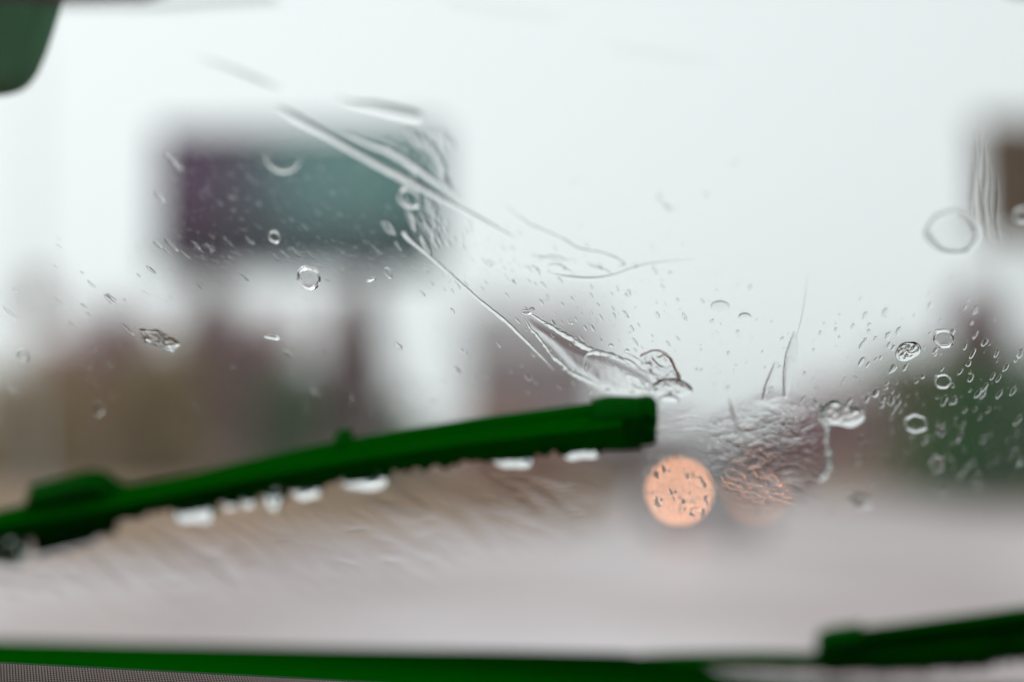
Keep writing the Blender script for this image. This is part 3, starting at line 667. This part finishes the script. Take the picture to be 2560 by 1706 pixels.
# wavy outline of a draining film in the bright sky
WG = 'wavy threads of draining water in the bright sky'
ridge('water_thread', [(1262, 516, .6), (1300, 548, 2), (1330, 568, 3), (1390, 594, 2.6), (1420, 610, 3.4), (1450, 628, 3.6), (1500, 636, 2.8), (1540, 650, 3.2), (1560, 666, 3), (1545, 672, 1)], .6, 'long wavy thread of water ending in a hook', 'water thread', 100, WG, .25, 21)
ridge('water_thread', [(1330, 640, 1), (1350, 648, 3), (1380, 644, 2), (1410, 650, 3)], .6, 'first short wavy thread under the long hooked one', 'water thread', 40, WG, .3, 22)
ridge('water_thread', [(1368, 668, 1.5), (1395, 666, 3.5), (1415, 678, 3.5), (1430, 682, 1)], .6, 'thick wavy thread at the middle of the drained patch', 'water thread', 40, WG, .3, 23)
ridge('water_thread', [(1465, 660, 1), (1490, 674, 3), (1510, 678, 3), (1530, 690, 1)], .6, 'short wavy thread next to the hook of the long one', 'water thread', 40, WG, .3, 24)
ridge('water_thread', [(1330, 668, 2), (1345, 680, 3), (1350, 692, 1)], .6, 'small bent thread at the start of the drained patch', 'water thread', 24, WG, .3, 25)
ridge('water_thread', [(1380, 688, 1), (1430, 698, 4), (1490, 700, 4), (1540, 690, 3), (1590, 672, 3), (1650, 660, 2), (1740, 652, .5)], .35, 'pale sagging thread along the bottom of the drained patch', 'water thread', 80, WG, .08, 26)
ridge('water_thread', [(1340, 656, .8), (1370, 650, 2.6), (1400, 655, 2), (1440, 652, .6)], .5, 'fine curled thread inside the drained patch', 'water thread', 40, WG, .35, 27)
for i, (x, y, r) in enumerate(((1648, 500, 6), (1655, 512, 5), (1668, 522, 8), (1676, 530, 6), (1650, 488, 4))):
    drop('raindrop', x, y, r, r * .7, .4, .5, 'one bead of the little cluster of beads in the bright sky', group='little cluster of beads in the sky')
for x, y, r, lb in ((1838, 412, 6, 'single small dark bead in the bright sky past the cluster'), (1766, 492, 6, 'lone bead with a pale underside beside the cluster'), (1675, 686, 5, 'lone bead near the end of the sagging thread'), (1437, 455, 5, 'soft lone bead above the long wavy thread')):
    drop('raindrop', x, y, r, r * .6, .35, .5, lb)
for i, (x, y0, y1, w) in enumerate(((2438, 330, 575, 5), (2452, 300, 520, 4), (2466, 350, 600, 6), (2428, 400, 590, 3), (2482, 420, 560, 3), (2500, 440, 610, 4))):
    ridge('water_run', [(x + 2, y0, .5), (x + 4, y0 + .3 * (y1 - y0), w * .7), (x - 2, y0 + .65 * (y1 - y0), w), (x + 5, y1, w * .5)], .03, 'thin upright run of water along the near edge of the brown sign', 'water streak', 40, 'runs of water over the brown sign', .25, 60 + i)
# ringed drops
RGp = 'ring-shaped drops on the windscreen'
for x, y, rx, ry, tl, H, kd, lb in (
    (771, 701, 33, 26, .55, .30, 'ring', 'bold oval ring of water just below the billboard'),
    (685, 597, 14, 17, -.5, .30, 'ring', 'small oval ring on the lower edge of the billboard'),
    (1022, 500, 32, 24, .5, .18, 'ring', 'faint ring on the teal end of the billboard'),
    (2360, 852, 27, 23, .1, .34, 'ring', 'crisp round ring above the fir clump'),
    (2270, 882, 32, 24, -.15, .22, 'patch', 'lumpy flattened drop with a wrinkled middle beside the crisp ring'),
    (2358, 958, 22, 19, .05, .22, 'ring', 'clear round drop in front of the fir clump'),
    (2290, 1063, 30, 24, .1, .18, 'ring', 'dark oval ring on the deep green evergreen'),
    (2102, 1040, 52, 36, .15, .2, 'patch', 'biggest crumpled drop at the end of the churned water'),
    (2384, 588, 72, 56, .1, .05, 'ring', 'very large ghostly ring beside the brown sign'),
    (2556, 545, 22, 22, 0, .25, 'ring', 'small ring on the brown sign'),
    (2153, 1256, 30, 18, .1, .1, 'patch', 'soft oval drop low over the grey road'),
    (398, 852, 48, 24, .3, .06, 'patch', 'soft elongated drop beside the pointed fir'),
    (56, 892, 17, 13, .5, .1, 'ring', 'small soft ring near the small brown sign'),
    (970, 687, 8, 16, -.5, .30, 'ring', 'slim oval ring under the corner of the billboard'),
    (245, 1026, 13, 17, 0, .07, 'dome', 'soft round drop over the mauve tree'),
    (2343, 1163, 17, 22, .1, .1, 'patch', 'wrinkled upright drop at the foot of the evergreen'),
    (1800, 770, 22, 16, 0, .07, 'dome', 'barely visible round drop in the pale sky above the spiky spurt'),
    (1862, 795, 15, 10, 0, .12, 'dome', 'pale arched drop beside the spiky spurt')):
    drop('ring_drop' if kd == 'ring' else 'raindrop', x, y, rx, ry, tl, H, lb, kd, 'water ring' if kd == 'ring' else 'raindrop', RGp if kd == 'ring' else None, wob=.09 if kd == 'patch' else .03)
drop('raindrop', 680, 848, 20, 5, .12, .3, 'thin flat streak-like drop over the trees under the billboard')
drop('raindrop', 927, 704, 12, 4, -.3, .45, 'dark ragged speck of water under the billboard')
ridge('water_arc', [(660, 386, 1), (668, 408, 4), (684, 424, 5.5), (706, 432, 6), (730, 427, 5), (746, 410, 3.5), (750, 392, 1)], .22, 'curved arc of water like a smile on the upper half of the billboard', 'water ring', 50, seed=71)
# churned water pushed up at the end of the stroke
film('churned_water', [(1735, 1090), (1775, 1030), (1850, 1000), (1920, 965), (1995, 980), (2050, 1012), (2076, 1070), (2082, 1130), (2068, 1190), (2030, 1235), (1950, 1275), (1860, 1270), (1790, 1220), (1750, 1150)], 6e-5, 40, 3.0e-5, 'rounded patch of churned rippling water beyond the end of the wiper', 'water film',
     rip=lambda x, y: noise2(x, y, 12, 7, .05, .85, 1.5, aniso=(1, 1.7), ang=.3), step=3, fade=75)
film('churned_water', [(1560, 1040), (1640, 1010), (1700, 1005), (1745, 1015), (1740, 1050), (1715, 1100), (1660, 1110), (1590, 1090)], 5e-5, 40, 1.8e-5, 'thin rippled water between the wiper tip and the churned patch', 'water film',
     rip=lambda x, y: noise2(x, y, 14, 6, .05, .75, 1.6, aniso=(1, 2.2)), step=4, fade=30)
ridge('water_streak', [(2030, 1000, 3), (2055, 1025, 7), (2068, 1070, 7), (2066, 1110, 6), (2074, 1150, 8), (2068, 1185, 7), (2045, 1206, 3)], .5, 'bright scalloped rim of the churned patch', group=SG, n=80, wav=.35, seed=31)
for i, (a, b) in enumerate((((2020, 1010), (2038, 1030)), ((2034, 1002), (2048, 1026)), ((2046, 1012), (2056, 1036)))):
    ridge('water_thread', [(a[0], a[1], 1), ((a[0] + b[0]) / 2, (a[1] + b[1]) / 2, 4), (b[0], b[1], 1)], .6, 'short slanting comb-like thread at the shoulder of the churned patch', 'water thread', 14, 'comb of threads on the churned patch')
film('water_spurt', [(1986, 828), (1994, 858), (1995, 885), (1985, 930), (1975, 975), (1968, 1000), (1958, 990), (1958, 940), (1964, 890), (1975, 855)], 1.2e-4, 9, 3e-5, 'tall flame-shaped spurt of water rising over the churned patch', 'water film', rip=lambda x, y: noise2(x, y, 16, 5, .07), step=3, z=3e-4)
film('water_spurt', [(1938, 905), (1938, 925), (1925, 960), (1915, 1000), (1905, 1000), (1915, 960), (1928, 930)], 1.0e-4, 7, 2e-5, 'smaller slanting spurt of water beside the tall one', 'water film', rip=lambda x, y: noise2(x, y, 17, 5, .07), step=3, z=3e-4)
ridge('water_thread', [(2020, 675, .3), (2014, 740, 1.2), (2004, 800, 1.5), (1990, 850, .4)], .2, 'fine upright thread above the tall spurt', 'water thread', 40, seed=33)
# rippled sheet of water below the wiper
film('rippled_water', [(-60, 1390), (120, 1330), (400, 1262), (800, 1195), (1200, 1150), (1440, 1120), (1540, 1180), (1520, 1300), (1400, 1400), (1150, 1490), (800, 1545), (400, 1565), (-60, 1575)], 5e-5, 60, 5.0e-5, None,
     rip=lambda x, y: noise2(x, y, 41, 6, .022, .82, 1.55, aniso=(.5, 1.7), ang=.45), step=7, kind='stuff', fade=150)
film('lumpy_water', [(1190, 1200), (1260, 1180), (1330, 1190), (1400, 1230), (1470, 1290), (1430, 1320), (1340, 1290), (1250, 1260)], 4e-5, 25, 3.6e-5, 'patch of lumpy water under the wiper beside the lit headlamp', 'water film',
     rip=lambda x, y: noise2(x, y, 43, 5, .07, .85, 1.5), step=4, fade=60, z=4e-4)
# bright beads hanging under the blade
def bead(x0, y0, x1, y1, hh, seed, label):
    """hanging bead: thick against the rubber above, thinning downwards"""
    rr = np.random.default_rng(seed); nU, nV = 30, 12; top = []; bot = []; f = []
    dx, dy = x1 - x0, y1 - y0; ln = math.hypot(dx, dy); px_, py_ = -dy / ln, dx / ln
    ph = rr.uniform(0, 6.28, 2); am = rr.uniform(.05, .16)
    for i in range(nU + 1):
        s = i / nU; e = max(0, 1 - abs(2 * s - 1) ** 3.2) ** .55; w = hh * e * (1 + am * math.sin(5.5 * s + ph[0]) + .06 * math.sin(11 * s + ph[1]))
        wm = (G(x0 + px_ * hh, y0 + py_ * hh) - G(x0, y0)).length
        for j in range(nV + 1):
            q = j / nV; b = G(x0 + dx * s + px_ * w * (q - .25 * (1 - e)), y0 + dy * s + py_ * w * (q - .25 * (1 - e)))
            h = .50 * wm * e * min(1, q / .05) * (1 - q) ** .85
            bot.append(b + GN * 4.5e-4); top.append(b + GN * (4.65e-4 + h))
    M = (nU + 1) * (nV + 1)
    for i in range(nU):
        for j in range(nV):
            a, b, c, d = i * (nV + 1) + j, (i + 1) * (nV + 1) + j, (i + 1) * (nV + 1) + j + 1, i * (nV + 1) + j + 1
            f.append((a, d, c, b)); f.append((M + a, M + b, M + c, M + d))
    v = top + bot; e1 = v[f[30][1]] - v[f[30][0]]; e2 = v[f[30][2]] - v[f[30][0]]
    if e1.cross(e2).dot(GN) < 0: f = [q[::-1] for q in f]
    tag(mk('water_bead', v, f, M_WATER, None, True, G((x0 + x1) / 2, (y0 + y1) / 2)), label, 'water bead', 'white beads of water under the wiper blade')
for i, (a, b, c, d, h, lb) in enumerate((
    (-40, 1372, 70, 1336, 46, 'white bead under the blade on the far side of its adapter'),
    (425, 1264, 548, 1244, 40, 'largest lumpy white bead under the blade, nearest its adapter'),
    (552, 1244, 600, 1234, 26, 'tiny white bead beside the largest lumpy one'),
    (596, 1236, 648, 1226, 26, 'small rounded white bead, third from the adapter'),
    (648, 1226, 724, 1214, 34, 'heart-shaped white bead in the middle of the row under the blade'),
    (722, 1214, 812, 1198, 28, 'long even white bead just before the gap in the row'),
    (850, 1192, 980, 1174, 30, 'wide white bead alone under the middle of the blade'),
    (1228, 1138, 1342, 1122, 28, 'wide white bead under the outer half of the blade'),
    (1400, 1118, 1512, 1104, 28, 'outermost white bead under the wiper, nearest the end cap'),
    (2296, 1642, 2360, 1636, 30, 'white bead under the second wiper near its rounded end'),
    (2478, 1618, 2548, 1608, 30, 'white bead under the second wiper farther along the blade'))):
    bead(a, b + 8, c, d + 8, h * 1.2, i, lb)

# ------------------------------------------------------------------ countless small raindrops: the largest as things, the rest as fine spray
def proto(kind, seed):
    rr = np.random.default_rng(seed); nseg = 18; rs = (0, .45, .65, .76, .84, .90, .95, 1); v = []; f = []
    ph = rr.uniform(0, 6.28, 4); am = rr.normal(size=4) * .06
    for side in (0, 1):
        for i, r in enumerate(rs):
            for k in range(1 if i == 0 else nseg):
                a = 2 * math.pi * k / nseg; R_ = r * (1 + sum(am[j] * math.cos((j + 2) * a + ph[j]) for j in range(4)))
                h = .75 * max(0, 1 - r ** 7) if kind == 0 else (max(0, 1 - ((r - .8) / .2) ** 2) if r > .6 else 0) + .15 * max(0, 1 - r ** 6)
                v.append((R_ * math.cos(a), R_ * math.sin(a), h + 1e-3 if side == 0 else 0))
    n1 = 1 + (len(rs) - 1) * nseg
    for side in (0, 1):
        b = side * n1
        for k in range(nseg):
            q = (b, b + 1 + k, b + 1 + (k + 1) % nseg); f.append(q if side == 0 else q[::-1])
        for i in range(len(rs) - 2):
            for k in range(nseg):
                q = (b + 1 + i * nseg + k, b + 1 + (i + 1) * nseg + k, b + 1 + (i + 1) * nseg + (k + 1) % nseg, b + 1 + i * nseg + (k + 1) % nseg); f.append(q if side == 0 else q[::-1])
    me = bpy.data.meshes.new('raindrop'); me.from_pydata(v, [], f); me.polygons.foreach_set('use_smooth', [True] * len(f)); me.materials.append(M_WATER); return me
PROTO = [proto(0, s) for s in range(6)] + [proto(1, s + 9) for s in range(3)]
areas = []  # (x, y, rx, ry, tilt, height ratio, area key)
rr = random.Random(5)
def sow(n, xf, yf, r0, r1, el, tl, H, key, power=2.2):
    for _ in range(n):
        x, y = xf(), yf(); r = r0 + (r1 - r0) * rr.random() ** power
        areas.append((x, y, r, r * el * rr.uniform(.75, 1.35), tl + rr.uniform(-.15, .15), H * rr.uniform(.7, 1.25), key))
g_ = rr.gauss; u_ = rr.uniform
sow(180, lambda: g_(1490, 140), lambda: g_(775, 85), 1.0, 4.6, 2.1, -.35, .20, 'mid')
sow(60, lambda: u_(1050, 1300), lambda: u_(560, 760), 1.3, 4.5, 2.2, -.4, .18, 'mid')
sow(230, lambda: min(2558, g_(2330, 150)), lambda: g_(985, 115), 1.3, 7, 1.6, .22, .11, 'right')
sow(55, lambda: u_(2150, 2560), lambda: u_(1080, 1250), 2, 7, 1.5, .2, .05, 'right')
sow(60, lambda: u_(1700, 2200), lambda: u_(800, 1000), 1.2, 4, 1.6, .2, .2, 'right')
sow(70, lambda: u_(960, 1120), lambda: u_(330, 620), 2.5, 8, 2.6, -.3, .2, 'corner')
sow(34, lambda: u_(20, 430), lambda: u_(590, 1000), 2.5, 7, 1.8, -.45, .07, 'left')
sow(30, lambda: u_(400, 1000), lambda: u_(560, 720), 1.5, 5, 2.3, -.5, .09, 'board')
sow(36, lambda: u_(440, 1020), lambda: u_(380, 600), 1.2, 4, 1.8, -.5, .10, 'board')
sow(150, lambda: 1700 + u_(-95, 95), lambda: 1228 + u_(-95, 95), 1.5, 4.5, 1.2, .1, 1.0, 'lamp')
sow(26, lambda: u_(1500, 2400), lambda: u_(200, 640), 1, 3, 1.6, .6, .10, 'sky')
sow(40, lambda: u_(400, 1500), lambda: u_(850, 1040), 3, 8, 1.2, -.3, .05, 'left')
sow(30, lambda: u_(1780, 2200), lambda: u_(1200, 1400), 2, 7, .7, 0, .06, 'right')
areas += [(428, 617, 6, 16, -.4, .12, 'board'), (414, 630, 3, 7, -.4, .12, 'board'), (492, 619, 5, 9, -.35, .12, 'board'), (524, 622, 5, 11, -.5, .12, 'board'), (625, 605, 6, 11, -.4, .12, 'board'), (688, 646, 3, 8, -.4, .12, 'board'), (712, 640, 4, 12, -.5, .12, 'board'), (775, 640, 3, 10, -.5, .12, 'board'),
          (398, 496, 6, 11, -.4, .12, 'board'), (425, 400, 6, 14, -.4, .08, 'board'), (440, 415, 7, 14, -.4, .08, 'board'), (2460, 860, 6, 11, .2, .11, 'right'), (2432, 888, 6, 13, .25, .11, 'right'), (2550, 888, 7, 13, .1, .11, 'right'), (2235, 925, 7, 10, .1, .11, 'right'), (2190, 985, 10, 12, .1, .11, 'right'), (2168, 1000, 6, 12, .1, .11, 'right'), (2208, 1000, 7, 11, .1, .11, 'right'), (2515, 922, 6, 11, .2, .10, 'right')]
LAB = {'mid': ('small slanted raindrop among the many between the drained patch and the wiper tip', 'small slanted raindrops above the wiper tip'),
       'right': ('small raindrop among the dense beads over the fir clump and around it', 'small raindrops over the fir clump'),
       'corner': ('stretched raindrop among those at the teal corner of the billboard', 'stretched raindrops at the billboard corner'),
       'left': ('soft raindrop among those over the trees and verge below the billboard', 'soft raindrops over the trees below the billboard'),
       'board': ('slanted raindrop among those on and just under the billboard', 'slanted raindrops on the billboard'),
       'lamp': ('tiny raindrop among those in front of the lit amber headlamp', 'tiny raindrops in front of the headlamp'),
       'sky': ('tiny lone raindrop scattered over the bright sky', 'tiny raindrops in the bright sky')}
def where(x, y, key):
    if key == 'right':
        if y < 870: return 'above'
        if x < 2180: return 'gap'
        return 'ringed' if y < 1000 else 'low'
    if key == 'mid':
        if x < 1300: return 'thread'
        return 'upper' if y < 745 else 'mid'
    return key
LAB.update({'above': ('small raindrop in the pale sky above the crisp ring and the fir clump', 'small raindrops in the sky above the fir clump'),
    'gap': ('small raindrop between the churned water and the lumpy flattened drop', 'small raindrops beside the churned water'),
    'ringed': ('small raindrop close round the crisp ring and the clear round drop', 'small raindrops round the crisp ring'),
    'low': ('faint raindrop low over the deep green evergreen', 'faint raindrops over the evergreen'),
    'thread': ('slanted raindrop along the hair-thin streak of water', 'slanted raindrops along the hair-thin streak'),
    'upper': ('tiny slanted raindrop just under the drained patch of wavy threads', 'tiny slanted raindrops under the drained patch')})
areas = [(*a[:6], where(a[0], a[1], a[6])) for a in areas]
areas.sort(key=lambda a: -a[2] * a[3])
inside = [a for a in areas if 4 < a[0] < 2556 and 4 < a[1] < 1290]
spray_v = []; spray_f = []; nb = 0
P0v = [np.array([v.co[:] for v in m.vertices]) for m in PROTO]; P0f = [[tuple(p.vertices) for p in m.polygons] for m in PROTO]
GR = np.array(GROT)
def place_mat(x, y, rx, ry, tl, H):
    c = G(x, y); su = (G(x + 1, y) - G(x - 1, y)).length / 2; sv = (G(x, y - 1) - G(x, y + 1)).length / 2
    A = Matrix.Rotation(-math.atan(math.tan(tl) * su / sv) , 3, 'Z')
    return c + GN * 7e-4, GROT @ A, Vector((rx * su, ry * sv, H * rx * su))
for i, (x, y, rx, ry, tl, H, key) in enumerate(inside):
    pi = (i * 7) % 6 if (i % 11) or rx < 5 else 6 + i % 3
    c, rot, s = place_mat(x, y, rx, ry, tl, H)
    if i < 300:
        o = bpy.data.objects.new('raindrop', PROTO[pi]); COL.objects.link(o)
        o.matrix_world = Matrix.Translation(c) @ rot.to_4x4() @ Matrix.Diagonal((*s, 1))
        tag(o, LAB[key][0], 'raindrop', LAB[key][1])
    else:
        v = (np.array(rot) @ (P0v[pi] * np.array(s)).T).T + np.array(c); spray_v.append(v); spray_f += [tuple(k + nb for k in q[::-1]) for q in P0f[pi]]; nb += len(v)
# fine scratch-like wiped beads over the dark board and the lower glass
for i in range(760):
    if i < 520: x, y = rr.uniform(420, 1080), rr.uniform(330, 680)
    else: x, y = rr.uniform(300, 1250), rr.uniform(600, 900)
    r = rr.uniform(.45, .95); e = rr.uniform(2, 14) if i % 3 else rr.uniform(1, 2.5)
    c = G(x, y); su = (G(x + 1, y) - G(x - 1, y)).length / 2; sv = (G(x, y - 1) - G(x, y + 1)).length / 2
    th = .55 + rr.gauss(0, .12)   # slant of the wiper's stroke in the photograph
    d = (G(x + math.cos(th), y + math.sin(th)) - c).normalized(); p = GN.cross(d)
    ln = r * e * su; v = P0v[i % 6]; w = np.outer(v[:, 0] * ln, d) + np.outer(v[:, 1] * r * su, p) + np.outer(v[:, 2] * r * su * .28, GN) + np.array(c + GN * 7e-4)
    spray_v.append(w); spray_f += [tuple(k + nb for k in q) for q in P0f[i % 6]]; nb += len(w)
me = bpy.data.meshes.new('fine_spray'); me.from_pydata(np.vstack(spray_v).tolist(), [], spray_f); me.polygons.foreach_set('use_smooth', [True] * len(me.polygons)); me.materials.append(M_WATER)
o = bpy.data.objects.new('fine_spray', me); COL.objects.link(o); o['kind'] = 'stuff'

# ------------------------------------------------------------------ rain haze in the air
hm = bpy.data.materials.new('rain_haze'); hm.use_nodes = True; t = hm.node_tree; t.nodes.clear()
o_ = t.nodes.new('ShaderNodeOutputMaterial'); v_ = t.nodes.new('ShaderNodeVolumePrincipled')
v_.inputs['Color'].default_value = (.97, .97, .98, 1); v_.inputs['Density'].default_value = 0.0014; v_.inputs['Anisotropy'].default_value = .2
t.links.new(v_.outputs[0], o_.inputs['Volume'])
hz = MB().box((-390, -40, -1.3), (390, 610, 16)).build('haze', hm); hz['kind'] = 'stuff'
